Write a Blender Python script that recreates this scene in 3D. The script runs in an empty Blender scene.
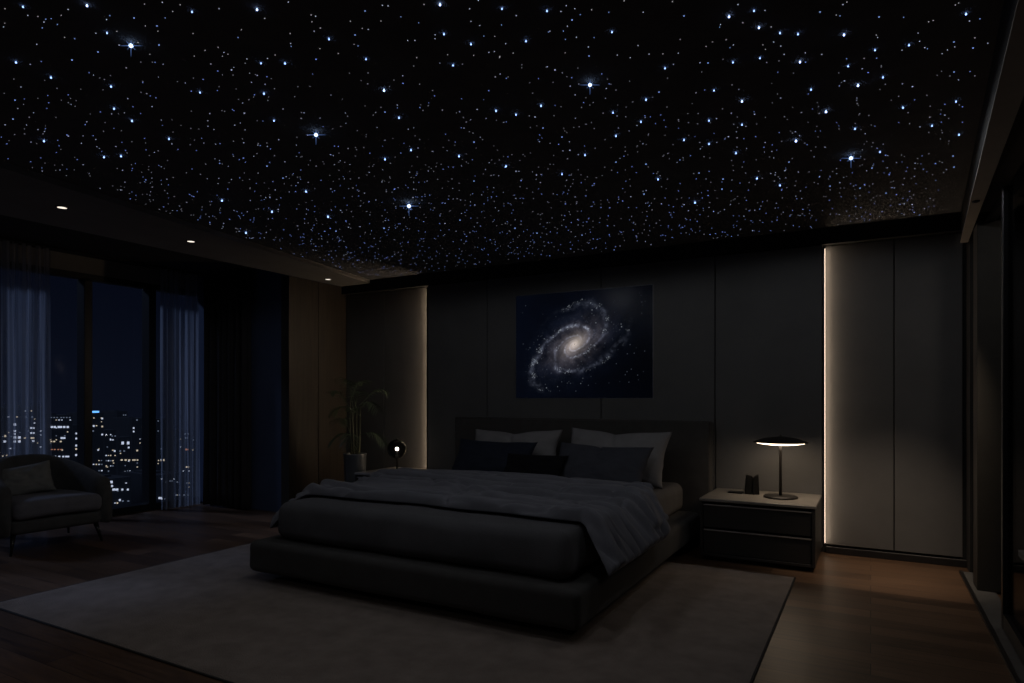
import bpy, bmesh, math, random
from mathutils import Vector, Matrix, noise
random.seed(7)
S = bpy.context.scene
COL = S.collection
PI = math.pi
R = math.radians
# ------------------------------------------------------------------ camera
F, CX, HY, CH, YAW = 647.0, 512.0, 398.0, 1.25, math.radians(29)
sn, cs = math.sin(YAW), math.cos(YAW)
cam = bpy.data.cameras.new('camera'); co = bpy.data.objects.new('camera', cam); COL.objects.link(co)
co.location = (0, 0, CH); co.rotation_euler = (PI/2, 0, YAW)
cam.sensor_width = 36; cam.lens = F/1024*36; cam.shift_y = (HY-341.5)/1024
cam.clip_start = .05; cam.clip_end = 2000
S.camera = co
S.view_settings.view_transform = 'Standard'; S.view_settings.look = 'None'
S.view_settings.gamma = 1; S.view_settings.use_curve_mapping = False
S.view_settings.exposure = 0
S.cycles.use_denoising = True
S.cycles.max_bounces = 8
S.cycles.sample_clamp_indirect = 2

def ray(px):
    r = (px-CX)/F
    return (-sn+cs*r, cs+sn*r)
def at_z(px, py, z):
    d = F*(CH-z)/(py-HY); a = ray(px); return Vector((a[0]*d, a[1]*d, z))
def at_x(px, py, X):
    a = ray(px); d = X/a[0]; return Vector((X, a[1]*d, CH-(py-HY)*d/F))
def at_y(px, py, Y):
    a = ray(px); d = Y/a[1]; return Vector((a[0]*d, Y, CH-(py-HY)*d/F))

# ------------------------------------------------------------------ materials
def new_mat(name):
    m = bpy.data.materials.new(name); m.use_nodes = True
    nt = m.node_tree; nt.nodes.clear()
    out = nt.nodes.new('ShaderNodeOutputMaterial')
    return m, nt, out
def N(nt, typ, **kw):
    n = nt.nodes.new(typ)
    for k, v in kw.items():
        if k == 'inputs':
            for a, b in v.items(): n.inputs[a].default_value = b
        else: setattr(n, k, v)
    return n
def L(nt, a, b): nt.links.new(a, b)
def mat(name, col, rough=.6, var=.25, scale=8, bump=.0, bscale=60, metal=0, spec=.5, stretch=(1,1,1), sheen=0):
    m, nt, out = new_mat(name)
    p = N(nt, 'ShaderNodeBsdfPrincipled', inputs={'Roughness': rough, 'Metallic': metal, 'Specular IOR Level': spec})
    if sheen: p.inputs['Sheen Weight'].default_value = sheen
    tc = N(nt, 'ShaderNodeTexCoord'); mp = N(nt, 'ShaderNodeMapping'); mp.inputs['Scale'].default_value = stretch
    L(nt, tc.outputs['Object'], mp.inputs['Vector'])
    nz = N(nt, 'ShaderNodeTexNoise', inputs={'Scale': scale, 'Detail': 5, 'Roughness': .6})
    L(nt, mp.outputs[0], nz.inputs['Vector'])
    cr = N(nt, 'ShaderNodeValToRGB')
    a, b = cr.color_ramp.elements
    a.position, b.position = .3, .7
    a.color = tuple(c*(1-var) for c in col)+(1,); b.color = tuple(min(1, c*(1+var)) for c in col)+(1,)
    L(nt, nz.outputs['Fac'], cr.inputs['Fac']); L(nt, cr.outputs[0], p.inputs['Base Color'])
    if bump:
        n2 = N(nt, 'ShaderNodeTexNoise', inputs={'Scale': bscale, 'Detail': 3})
        L(nt, mp.outputs[0], n2.inputs['Vector'])
        bp = N(nt, 'ShaderNodeBump', inputs={'Strength': bump, 'Distance': .01})
        L(nt, n2.outputs['Fac'], bp.inputs['Height']); L(nt, bp.outputs[0], p.inputs['Normal'])
    L(nt, p.outputs[0], out.inputs[0])
    return m
def emat(name, col, strength, sample=True):
    m, nt, out = new_mat(name)
    e = N(nt, 'ShaderNodeEmission'); e.inputs[0].default_value = tuple(col)+(1,); e.inputs[1].default_value = strength
    L(nt, e.outputs[0], out.inputs[0])
    m.cycles.emission_sampling = 'AUTO' if sample else 'NONE'
    return m
def wood_floor():
    m, nt, out = new_mat('wood_floor')
    p = N(nt, 'ShaderNodeBsdfPrincipled', inputs={'Specular IOR Level': .45})
    tc = N(nt, 'ShaderNodeTexCoord')
    br = N(nt, 'ShaderNodeTexBrick', inputs={'Scale': 1, 'Brick Width': 1.7, 'Row Height': .145, 'Mortar Size': .0018, 'Mortar Smooth': .1, 'Bias': 0,
           'Color1': (.15, .15, .15, 1), 'Color2': (.85, .85, .85, 1), 'Mortar': (0, 0, 0, 1)})
    br.offset = .37
    L(nt, tc.outputs['Object'], br.inputs['Vector'])
    mp = N(nt, 'ShaderNodeMapping'); mp.inputs['Scale'].default_value = (1.1, 16, 1)
    L(nt, tc.outputs['Object'], mp.inputs['Vector'])
    nz = N(nt, 'ShaderNodeTexNoise', inputs={'Scale': 2.2, 'Detail': 8, 'Roughness': .65, 'Distortion': .6})
    L(nt, mp.outputs[0], nz.inputs['Vector'])
    mx = N(nt, 'ShaderNodeMix', data_type='FLOAT'); mx.inputs[0].default_value = .38
    L(nt, nz.outputs['Fac'], mx.inputs[2]); L(nt, br.outputs['Color'], mx.inputs[3])
    cr = N(nt, 'ShaderNodeValToRGB'); e = cr.color_ramp.elements
    e[0].position, e[0].color = .28, (.030, .016, .009, 1)
    e[1].position, e[1].color = .75, (.215, .125, .072, 1)
    L(nt, mx.outputs[0], cr.inputs[0])
    m2 = N(nt, 'ShaderNodeMix', data_type='RGBA'); m2.inputs[7].default_value = (.008, .005, .004, 1)
    L(nt, br.outputs['Fac'], m2.inputs[0]); L(nt, cr.outputs[0], m2.inputs[6])
    L(nt, m2.outputs[2], p.inputs['Base Color'])
    rr = N(nt, 'ShaderNodeMapRange', inputs={3: .3, 4: .5}); L(nt, nz.outputs['Fac'], rr.inputs[0]); L(nt, rr.outputs[0], p.inputs['Roughness'])
    bp = N(nt, 'ShaderNodeBump', inputs={'Strength': .25, 'Distance': .002})
    L(nt, nz.outputs['Fac'], bp.inputs['Height']); L(nt, bp.outputs[0], p.inputs['Normal'])
    L(nt, p.outputs[0], out.inputs[0]); return m
def thin_glass(name, tint, refl=.06, rough=.0):
    m, nt, out = new_mat(name)
    t = N(nt, 'ShaderNodeBsdfTransparent'); t.inputs[0].default_value = tuple(tint)+(1,)
    g = N(nt, 'ShaderNodeBsdfGlossy', inputs={'Roughness': rough})
    fr = N(nt, 'ShaderNodeFresnel', inputs={'IOR': 1.4})
    mx = N(nt, 'ShaderNodeMixShader')
    ml = N(nt, 'ShaderNodeMath', operation='MULTIPLY'); ml.inputs[1].default_value = refl*5; L(nt, fr.outputs[0], ml.inputs[0]); L(nt, ml.outputs[0], mx.inputs[0]); L(nt, t.outputs[0], mx.inputs[1]); L(nt, g.outputs[0], mx.inputs[2])
    L(nt, mx.outputs[0], out.inputs[0]); return m
def sheer_mat():
    m, nt, out = new_mat('sheer_voile')
    tc = N(nt, 'ShaderNodeTexCoord'); mp = N(nt, 'ShaderNodeMapping'); mp.inputs['Scale'].default_value = (1, 30, .4)
    L(nt, tc.outputs['Object'], mp.inputs['Vector'])
    nz = N(nt, 'ShaderNodeTexNoise', inputs={'Scale': 1.3, 'Detail': 4}); L(nt, mp.outputs[0], nz.inputs['Vector'])
    t = N(nt, 'ShaderNodeBsdfTransparent')
    d = N(nt, 'ShaderNodeBsdfDiffuse'); d.inputs[0].default_value = (.62, .65, .72, 1)
    tr = N(nt, 'ShaderNodeBsdfTranslucent'); tr.inputs[0].default_value = (.66, .73, .88, 1)
    a = N(nt, 'ShaderNodeMixShader'); a.inputs[0].default_value = .6
    L(nt, d.outputs[0], a.inputs[1]); L(nt, tr.outputs[0], a.inputs[2])
    b = N(nt, 'ShaderNodeMixShader')
    rr = N(nt, 'ShaderNodeMapRange', inputs={1: .35, 2: .65, 3: .12, 4: .66}); L(nt, nz.outputs['Fac'], rr.inputs[0])
    L(nt, rr.outputs[0], b.inputs[0]); L(nt, t.outputs[0], b.inputs[1]); L(nt, a.outputs[0], b.inputs[2])
    L(nt, b.outputs[0], out.inputs[0]); return m

M = dict(
 floor=wood_floor(),
 ceil=mat('ceiling_felt', (.15, .15, .155), .9, .1, 5, .1, 200, spec=.1),
 plaster=mat('dark_plaster', (.05, .047, .044), .85, .12, 3, .08, 90, spec=.2),
 soffit=mat('soffit_paint', (.26, .25, .24), .85, .08, 3, .05, 90, spec=.2),
 panel=mat('wall_panel_leatherette', (.102, .100, .099), .62, .10, 2.5, .10, 120, spec=.3),
 seam=mat('seam_black', (.006, .006, .006), .8, .1),
 wood=mat('walnut_cladding', (.034, .026, .018), .5, .45, 3, .1, 30, stretch=(9, 9, .6)),
 black=mat('black_metal', (.012, .012, .013), .35, .1, spec=.5),
 frame=mat('window_metal', (.010, .011, .013), .45, .1),
 greyst=mat('threshold_stone', (.09, .088, .085), .6, .15, 12),
 beam=mat('beam_lit_face', (.42, .39, .34), .8, .06, 4),  # lighter colour stands for light on the beam's underside
 rug=mat('rug_pile', (.26, .212, .182), .95, .2, 7, .9, 160, spec=.05, sheen=.15),
 rugedge=mat('rug_binding', (.02, .018, .017), .9, .1),
 platform=mat('platform_upholstery', (.060, .058, .056), .85, .12, 10, .35, 300, spec=.2, sheen=.1),
 head=mat('headboard_upholstery', (.062, .058, .055), .85, .12, 10, .35, 300, spec=.2, sheen=.1),
 plinth=mat('plinth_black', (.008, .008, .008), .8, .1),
 sheet=mat('mattress_sheet', (.13, .122, .118), .85, .08, 8, .2, 200, spec=.2),
 spread=mat('bedspread_cotton', (.090, .090, .098), .85, .12, 6, .25, 220, spec=.2, sheen=.1),
 duvet=mat('duvet_cotton', (.150, .153, .178), .82, .12, 6, .25, 220, spec=.2, sheen=.15),
 pgrey=mat('pillow_grey', (.235, .228, .232), .8, .08, 8, .2, 200, spec=.2),
 pslate=mat('pillow_slate', (.058, .061, .076), .8, .1, 8, .2, 200, spec=.2),
 pnavy=mat('pillow_navy', (.018, .023, .038), .85, .1, 8, .2, 200, spec=.2),
 pblack=mat('pillow_black', (.008, .008, .010), .9, .1, 8, .2, 200, spec=.15),
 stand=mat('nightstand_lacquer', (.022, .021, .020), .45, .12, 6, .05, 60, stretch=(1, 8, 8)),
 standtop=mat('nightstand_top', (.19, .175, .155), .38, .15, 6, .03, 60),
 bronze=mat('lamp_bronze', (.022, .019, .017), .4, .1, metal=.4),
 ceramic=mat('dark_ceramic', (.007, .007, .007), .4, .2, spec=.3),
 pot=mat('pot_glaze', (.12, .13, .14), .3, .1, metal=.3),
 soil=mat('soil', (.02, .015, .01), .95, .4, 30),
 leaf=mat('palm_leaf', (.07, .105, .06), .5, .3, 6),
 stem=mat('palm_stem', (.08, .085, .045), .6, .3, 12),
 chair=mat('armchair_boucle', (.085, .084, .084), .9, .15, 14, .5, 180, spec=.15, sheen=.1),
 chairseat=mat('armchair_seat', (.17, .168, .19), .9, .12, 14, .4, 180, spec=.15, sheen=.1),
 cush=mat('cushion_grey', (.23, .23, .22), .85, .1, 10, .3, 200, spec=.2),
 drape=mat('blackout_cloth', (.04, .037, .038), .9, .15, 6, .2, 150, spec=.15),
 sheer=sheer_mat(),
 glass=thin_glass('window_glass', (.93, .95, 1)),
 smoke=thin_glass('smoked_glass', (.40, .39, .38), .22),
 doorglass=thin_glass('door_glass', (.55, .57, .6)),
 led=emat('led_warm', (1, .76, .54), 7.5),
 led_left=emat('led_warm_far', (1, .74, .50), 14),
 lampglow=emat('lamp_diffuser', (1, .78, .56), 5),
 bulb=emat('bulb_filament', (1, .90, .80), 22),
 down=emat('downlight_lens', (1, .88, .74), 1.3),
 city=mat('tower_facade', (.020, .024, .034), .8, .2, .1),
 ground=mat('city_dark', (.006, .0085, .015), .9, .2, .02),
 bench=mat('bench_lacquer', (.30, .30, .30), .5, .08),
)
# ------------------------------------------------------------------ mesh helpers
def obj(name, bm, m, parent=None, smooth=False, loc=None):
    me = bpy.data.meshes.new(name); bm.to_mesh(me); bm.free()
    me.materials.append(m)
    if smooth:
        for p in me.polygons: p.use_smooth = True
    o = bpy.data.objects.new(name, me); COL.objects.link(o)
    if loc is not None: o.location = loc
    if parent: o.parent = parent
    return o
def tag(o, label, cat, group=None, kind=None):
    if label: o['label'] = label
    if cat: o['category'] = cat
    if group: o['group'] = group
    if kind: o['kind'] = kind
    return o
def struct(o): o['kind'] = 'structure'; return o
def thing(name, label, cat, loc=(0, 0, 0), rz=0, group=None):
    o = bpy.data.objects.new(name, None); COL.objects.link(o); o.location = loc; o.rotation_euler = (0, 0, rz)
    o.empty_display_size = .1
    return tag(o, label, cat, group)
def box(bm, x0, x1, y0, y1, z0, z1):
    vs = [bm.verts.new(p) for p in ((x0,y0,z0),(x1,y0,z0),(x1,y1,z0),(x0,y1,z0),(x0,y0,z1),(x1,y0,z1),(x1,y1,z1),(x0,y1,z1))]
    for f in ((0,3,2,1),(4,5,6,7),(0,1,5,4),(1,2,6,5),(2,3,7,6),(3,0,4,7)): bm.faces.new([vs[i] for i in f])
def B(x0, x1, y0, y1, z0, z1, bev=0, seg=2):
    bm = bmesh.new(); box(bm, x0, x1, y0, y1, z0, z1)
    if bev: bmesh.ops.bevel(bm, geom=bm.edges[:], offset=bev, segments=seg, affect='EDGES', profile=.5)
    return bm
def lathe(prof, n=32, bm=None, c=(0,0,0)):
    bm = bm or bmesh.new(); rings = []
    for r, z in prof:
        if r < 1e-6: rings.append([bm.verts.new((c[0], c[1], c[2]+z))])
        else: rings.append([bm.verts.new((c[0]+r*math.cos(2*PI*i/n), c[1]+r*math.sin(2*PI*i/n), c[2]+z)) for i in range(n)])
    for a, b in zip(rings, rings[1:]):
        for i in range(n):
            j = (i+1) % n
            if len(a) == 1 and len(b) == 1: continue
            if len(a) == 1: bm.faces.new((a[0], b[j], b[i]))
            elif len(b) == 1: bm.faces.new((a[i], a[j], b[0]))
            else: bm.faces.new((a[i], a[j], b[j], b[i]))
    bmesh.ops.recalc_face_normals(bm, faces=bm.faces[:])
    return bm
def tube(bm, pts, rads, n=8):
    pts = [Vector(p) for p in pts]; rings = []
    for i, p in enumerate(pts):
        t = (pts[min(i+1, len(pts)-1)]-pts[max(i-1, 0)]).normalized()
        u = t.cross(Vector((0, 0, 1)))
        if u.length < 1e-3: u = t.cross(Vector((1, 0, 0)))
        u.normalize(); v = t.cross(u)
        r = rads[i] if isinstance(rads, (list, tuple)) else rads
        rings.append([bm.verts.new(p+(u*math.cos(2*PI*k/n)+v*math.sin(2*PI*k/n))*r) for k in range(n)])
    for a, b in zip(rings, rings[1:]):
        for k in range(n): bm.faces.new((a[k], a[(k+1) % n], b[(k+1) % n], b[k]))
    bm.faces.new(rings[0][::-1]); bm.faces.new(rings[-1])
    return bm
def rbox(x0, x1, y0, y1, z0, z1, r, step=.05, disp=None, rz=None):
    """rounded, subdivided box; disp(p, normal) -> offset along the normal; rz = vertical rounding"""
    rz = rz or r
    bm = bmesh.new()
    c = Vector(((x0+x1)/2, (y0+y1)/2, (z0+z1)/2)); h = Vector(((x1-x0)/2, (y1-y0)/2, (z1-z0)/2))
    n = [max(2, int(2*h[i]/step)) for i in range(3)]
    cache = {}
    def grid(k):   # non-uniform positions: dense in the rounded zones
        rr = (r, r, rz)[k]; a = []
        for q in range(5): a.append(-h[k]+rr*(1-math.cos(q/4*PI/2)) if False else -h[k]+rr*q/4)
        m = n[k]
        for q in range(1, m): a.append(-h[k]+rr+(2*h[k]-2*rr)*q/m)
        for q in range(5): a.append(h[k]-rr*(1-q/4))
        return a
    G = [grid(k) for k in range(3)]
    def V(i, j, k):
        key = (i, j, k)
        if key in cache: return cache[key]
        p = Vector((G[0][i], G[1][j], G[2][k]))
        R = Vector((r, r, rz))
        q = Vector([max(-(h[a]-R[a]), min(h[a]-R[a], p[a])) for a in range(3)])
        d = p-q; dn = Vector([d[a]/R[a] for a in range(3)])
        m = max(abs(dn[a]) for a in range(3))
        if dn.length > 1e-9:
            # cube -> sphere
            dn = Vector([math.tan(dn[a]*PI/4) for a in range(3)])
            nn = dn.normalized()
            p = q+Vector([nn[a]*R[a] for a in range(3)])
        else: nn = Vector((0, 0, 1))
        nrm = nn
        P = c+p
        if disp: P = P+nrm*disp(P, nrm)
        v = bm.verts.new(P); cache[key] = v; return v
    nx, ny, nz_ = len(G[0])-1, len(G[1])-1, len(G[2])-1
    for i in range(nx):
        for j in range(ny):
            bm.faces.new((V(i,j,0), V(i,j+1,0), V(i+1,j+1,0), V(i+1,j,0)))
            bm.faces.new((V(i,j,nz_), V(i+1,j,nz_), V(i+1,j+1,nz_), V(i,j+1,nz_)))
    for i in range(nx):
        for k in range(nz_):
            bm.faces.new((V(i,0,k), V(i+1,0,k), V(i+1,0,k+1), V(i,0,k+1)))
            bm.faces.new((V(i,ny,k), V(i,ny,k+1), V(i+1,ny,k+1), V(i+1,ny,k)))
    for j in range(ny):
        for k in range(nz_):
            bm.faces.new((V(0,j,k), V(0,j,k+1), V(0,j+1,k+1), V(0,j+1,k)))
            bm.faces.new((V(nx,j,k), V(nx,j+1,k), V(nx,j+1,k+1), V(nx,j,k+1)))
    return bm
def fb(x, y, z=0, o=4): return noise.fractal(Vector((x, y, z)), 1.0, 2.0, o)
def poly_prism(pts, z0, z1):
    bm = bmesh.new()
    a = [bm.verts.new((x, y, z0)) for x, y in pts]; b = [bm.verts.new((x, y, z1)) for x, y in pts]
    bm.faces.new(a[::-1]); bm.faces.new(b); n = len(pts)
    for i in range(n): bm.faces.new((a[i], a[(i+1) % n], b[(i+1) % n], b[i]))
    bmesh.ops.recalc_face_normals(bm, faces=bm.faces[:])
    return bm

# ------------------------------------------------------------------ room shell
YB, XR, XRET, YRET, XW = 5.82, .56, -5.50, 4.95, -7.05     # back wall, right wall, return wall, recess end wall, window wall
ZC, ZS = 2.61, 2.57
YN = -2.2                                                   # wall behind the viewer
o = struct(obj('floor', B(XW-.2, 2.4, YN, YB+.1, -.1, 0), M['floor']))
# star ceiling: dark felt sheet; soffit (trim) along the left, recess ceiling beyond it
struct(obj('ceiling', B(XRET, 2.4, YN, YB+.1, ZC, ZC+.12), M['ceil']))
def soff_x(y): return -4.36-(y-1.82)*.175
struct(obj('trim_1', poly_prism([(soff_x(YN), YN), (soff_x(YB-.02), YB-.02), (XRET+.02, YB-.02), (XRET+.02, YN)], ZS, ZC+.003), M['soffit']))
struct(obj('ceiling', B(XW-.1, XRET+.02, YN, YRET+.1, 2.70, 2.735), M['plaster']))
struct(obj('trim_2', B(XRET-.02, XRET+.04, YN, YRET, 2.60, 2.735), M['plaster']))
# back wall
ZP = 2.475
wb = struct(obj('wall_back', B(XRET-.1, 2.4, YB, YB+.12, 0, ZC), M['seam']))
XL0, XL1 = at_y(427.5, 400, YB-.085)[0]-.010, at_y(825, 400, YB)[0]     # edges of the central panelled block
def panel(x0, x1, yf, m='panel', z0=.07, z1=ZP):
    obj('wall_panel', B(x0+.004, x1-.004, yf, YB-.002, z0, z1, .003, 1), M[m], wb)
s1, s2, s3 = at_y(487, 400, YB-.085)[0], at_y(601, 400, YB-.085)[0], at_y(715, 400, YB-.085)[0]
yf = YB-.085
for a, b in ((XL0+.010, s1), (s1, s2), (s2, s3), (s3, XL1-.012)): panel(a, b, yf, z0=.05)
s4 = at_y(385, 400, YB)[0]; s5 = at_y(894, 400, YB)[0]; s6 = at_y(963, 400, YB)[0]
panel(XRET+.02, s4, YB-.02); panel(s4, XL0, YB-.02)
panel(XL1, s5, YB-.02); panel(s5, s6, YB-.02)
struct(obj('baseboard_back', B(XL1+.01, s6+.02, YB-.035, YB-.003, 0, .055, .003, 1), M['black']))
struct(obj('trim_6', B(XRET+.02, s6+.02, YB-.095, YB-.001, ZP+.004, ZC-.003), M['seam']))  # black box added over the dark gap, stops LED spill on the ceiling
# warm LED profiles along both vertical edges of the block
for nm, x, sg, lab in (('right', XL1-.010, 1, 'warm vertical light strip beside the bedside lamp, right edge of the panelling'),
                   ('left', XL0+.010, -1, 'warm vertical light strip beside the globe lamp, left edge of the panelling')):
    t = thing('light_strip', lab, 'light strip', (x, YB-.03, .08), group=None)
    a, b = (0, .006) if sg > 0 else (-.006, 0)
    obj('profile', B(min(0, sg*.008), max(0, sg*.008), -.055, -.001, 0, ZP-.10), M['black'], t)
    obj('lip', B(min(sg*.0082, sg*.0135), max(sg*.0082, sg*.0135), -.055, -.0505, 0, ZP-.10), M['black'], t)
    a, b = sorted((sg*.0082, sg*.0122))
    obj('diffuser', B(a, b, -.036, -.004, .004, ZP-.104), M['led' if sg > 0 else 'led_left'], t)
# walnut return wall, recess end wall
wl = struct(obj('wall_left', B(XRET-.12, XRET, YRET, YB, 0, ZS), M['plaster']))
for a, b in ((YRET-.02, 5.36), (5.36, YB)):
    obj('cladding_board', B(XRET-.001, XRET+.018, a+.003, b-.003, .0, ZS-.001, .002, 1), M['wood'], wl)
struct(obj('wall_end', B(XW, XRET-.121, YRET, YRET+.12, 0, 2.70), mat('end_wall_paint', (.07, .10, .19), .8, .1, 2)))
struct(obj('wall_near', B(XW, 2.4, YN-.1, YN, 0, 2.70), M['plaster']))
# window wall: header, frames, panes
wh = struct(obj('wall_window', B(XW-.12, XW, YN, YRET+.1, 2.53, 2.735), M['soffit']))
wnd = struct(bpy.data.objects.new('window_1', None)); COL.objects.link(wnd); wnd.location = (XW, 3, 0)
def wpart(n, bm, m): 
    o = obj(n, bm, m, wnd); o.location = (-XW, -3, 0); return o
wpart('sill', B(XW-.14, XW+.02, YN, YRET, 0, .07, .004, 1), M['frame'])
wpart('head_frame', B(XW-.10, XW-.001, YN, YRET, 2.47, 2.529), M['frame'])
mull = [3.70, 4.38]
yy = 3.70
ys = [3.70, 4.38]
while yy-.95 > YN: yy -= .95; ys.append(yy)
ys = sorted(ys)
for i, y in enumerate(ys): wpart('mullion', B(XW-.11, XW+.03, y-.04, y+.04, .071, 2.469, .004, 1), M['frame'])
edges = [YN]+ys+[YRET]
for a, b in zip(edges, edges[1:]): wpart('pane', B(XW-.06, XW-.054, a+.035, b-.035, .07, 2.48), M['glass'])

# right side: beam, far post, sliding glass partition, room beyond
bl = lambda y: .41+(y-3)*.06
br_ = lambda y: .50+(y-3)*.044
y9 = YB-.09
struct(obj('trim_3', poly_prism([(bl(YN)+.004, YN), (bl(y9)+.004, y9), (br_(y9)-.004, y9), (br_(YN)-.004, YN)], 2.3935, ZC-.002), M['seam']))  # black colour stands for the shaded side of the beam
struct(obj('trim_5', poly_prism([(bl(YN), YN), (bl(y9), y9), (br_(y9), y9), (br_(YN), YN)], 2.384, 2.393), M['beam']))  # same beam, its lit underside put in as a paler board
struct(obj('trim_4', B(.66, .70, YN, YB-.21, 2.381, 2.42), M['black']))
dr = struct(bpy.data.objects.new('door_1', None)); COL.objects.link(dr); dr.location = (.6, 4, 0)
def dpart(n, bm, m, par=None):
    o = obj(n, bm, m, dr); o.location = (-.6, -4, 0); return o
struct(obj('wall_right', B(s6+.02, .80, YB-.20, YB-.001, 0, 2.385), M['seam']))
dpart('threshold', B(.575, .70, YN, YB-.21, .0005, .010, .002, 1), M['greyst'])
dpart('floor_track', B(.553, .573, YN, YB-.21, .0005, .016), M['black'])
dpart('post', B(.60, .78, 5.10, 5.28, .011, 2.38, .004, 1), mat('post_veneer', (.022, .020, .016), .6, .2))
ydr = 4.33
dpart('stile', B(.615, .665, ydr-.05, ydr, .017, 2.38, .003, 1), M['black'])
dpart('stile', B(.615, .665, 1.9, 1.95, .017, 2.38, .003, 1), M['black'])
dpart('bottom_rail', B(.617, .663, 1.951, ydr-.051, .017, .10), M['black'])
dpart('pane', B(.637, .643, 1.95, ydr-.05, .10, 2.37), M['doorglass'])
# room beyond
struct(obj('wall_beyond', B(1.9, 2.0, YN, YB, 0, ZC), M['plaster']))
bt = thing('low_bench', 'long grey bench beyond the glass door at the right', 'bench', (.95, 4.0, 0))
obj('bench_top', B(-.20, .15, -1.9, .72, .33, .37, .006), M['bench'], bt)
obj('bench_body', B(-.17, .14, -1.87, .68, .06, .329, .004), M['plaster'], bt)
obj('plinth', B(-.15, .12, -1.85, .64, 0, .059), M['black'], bt)

# ------------------------------------------------------------------ downlights on the soffit
dls = [((328, 279), 'small round downlight in the soffit nearest the back wall, above the walnut panel'),
       ((191, 241), 'small round downlight in the soffit, middle one of the three in view'),
       ((62, 207), 'small round downlight in the soffit nearest the upper left corner')]
def downlight(p, lab, power, blend=.6, size=60, tgt=None):
    t = thing('downlight', lab, 'downlight', p, group='downlights in the left soffit')
    obj('bezel', lathe([(.029, 0), (.029, -.006), (.038, -.006), (.040, -.001), (.040, 0)], 24), M['black'], t)
    obj('lens', lathe([(0, -.0045), (.0285, -.0045), (.0285, -.001), (0, -.001)], 24), M['down'], t)
    l = bpy.data.lights.new('downlight_beam', 'SPOT'); l.energy = power; l.color = (1, .78, .58)
    l.spot_size = math.radians(size); l.spot_blend = blend; l.shadow_soft_size = .02
    lo = bpy.data.objects.new('downlight_beam', l); COL.objects.link(lo); lo.parent = t; lo.location = (0, 0, -.03)
    if tgt:
        d = Vector(tgt)-Vector(p); lo.rotation_euler = d.to_track_quat('-Z', 'Y').to_euler()
    return t
for (q, lab), pw, tg in zip(dls, (.45, .12, .10), ((-5.55, 5.45, .9), None, None)):
    p = at_z(q[0], q[1], ZS-.001); downlight(p, lab, pw, size=70, tgt=tg)

wp = (.53, 4.55, 2.383)
t = downlight(wp, 'added small spot under the right-hand beam, lifting the corner wall and floor', 85, size=44, blend=1, tgt=(.02, 5.50, .0)); t['category'] = 'added spotlight'; del t['group']  # added spot without a visible fitting, brightens low wall and floor
for ch in t.children:
    if ch.type == 'MESH': ch.scale = (.5, .5, 1)
    if ch.name.startswith('lens'): ch.data.materials[0] = M['bronze']
# ------------------------------------------------------------------ window dressing
def curtain(x, y0, y1, z0, z1, amp, folds, seed, along='y', taper=0, n=260):
    bm = bmesh.new(); rows = []
    rnd = random.Random(seed); ph = [rnd.uniform(0, 6.28) for _ in range(6)]
    for j in range(15):
        v = j/14; z = z1+(z0-z1)*v; row = []
        for i in range(n+1):
            u = i/n
            w = math.sin(u*folds*2*PI+ph[0]+.6*math.sin(u*9+ph[1]))+.35*math.sin(u*folds*4.3*PI+ph[2])
            a = amp*(.75+.25*v)*(w+.25*math.sin(u*folds*2*PI+v*2+ph[3])*v)
            s = y0+(y1-y0)*u+.012*math.sin(v*3+u*20+ph[4])*v
            row.append(bm.verts.new((x+a, s, z) if along == 'y' else (s, x+a, z)))
        rows.append(row)
    for a, b in zip(rows, rows[1:]):
        for i in range(n): bm.faces.new((a[i], a[i+1], b[i+1], b[i]))
    return bm
def curtain_thing(name, lab, x, y0, y1, amp, folds, seed, m, along='y', z1=2.675, z0=.015):
    o = obj(name, curtain(x, y0, y1, z0, z1, amp, folds, seed, along), M[m], smooth=True)
    return tag(o, lab, 'curtain')
curtain_thing('sheer_curtain', 'pale blue sheer curtain behind the armchair, at the left edge', -6.84, 1.95, 3.25, .030, 12, 3, 'sheer')
curtain_thing('sheer_curtain', 'pale blue sheer curtain between the window mullion and the dark drape', -6.84, 4.36, 4.83, .028, 6, 5, 'sheer')
d = curtain_thing('blackout_curtain', 'heavy black drape gathered against the recess end wall', 4.86, -6.78, -6.03, .034, 7, 9, 'drape', 'x')
so = d.modifiers.new('s', 'SOLIDIFY'); so.thickness = .004
tag(obj('curtain_rail', B(-6.86, -6.82, 1.5, 4.85, 2.68, 2.699), M['black']), 'slim black curtain rail under the recess ceiling', 'curtain rail')

# ------------------------------------------------------------------ city outside
gnd = struct(obj('city_ground', B(-600, -40, -200, 500, -62, -60), M['ground']))
lit = [emat('lit_window_white', (.80, .86, 1), .75, False), emat('lit_window_warm', (1, .82, .58), .62, False), emat('lit_window_dim', (.55, .65, .85), .22, False), emat('lit_window_red', (1, .42, .25), .35, False)]
blue = emat('roof_beacon', (.15, .45, 1), 1.6, False)
rw = random.Random(5)
def scatter(p0, p1, y0, y1, rows, cols, prob, warm=.35, w=1.7, h=1.5):
    r = []
    for j in range(rows):
        y = y0+(y1-y0)*(j+.5)/rows; rp = 1.9*prob*(.4+1.4*rw.random())
        for i in range(cols):
            if rw.random() < rp:
                k = 1 if rw.random() < warm else (2 if rw.random() < .5 else 0)
                r.append((p0+(p1-p0)*(i+.5)/cols, y, w*rw.uniform(.6, 1.1), h*rw.uniform(.6, 1), k))
    return r
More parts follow.
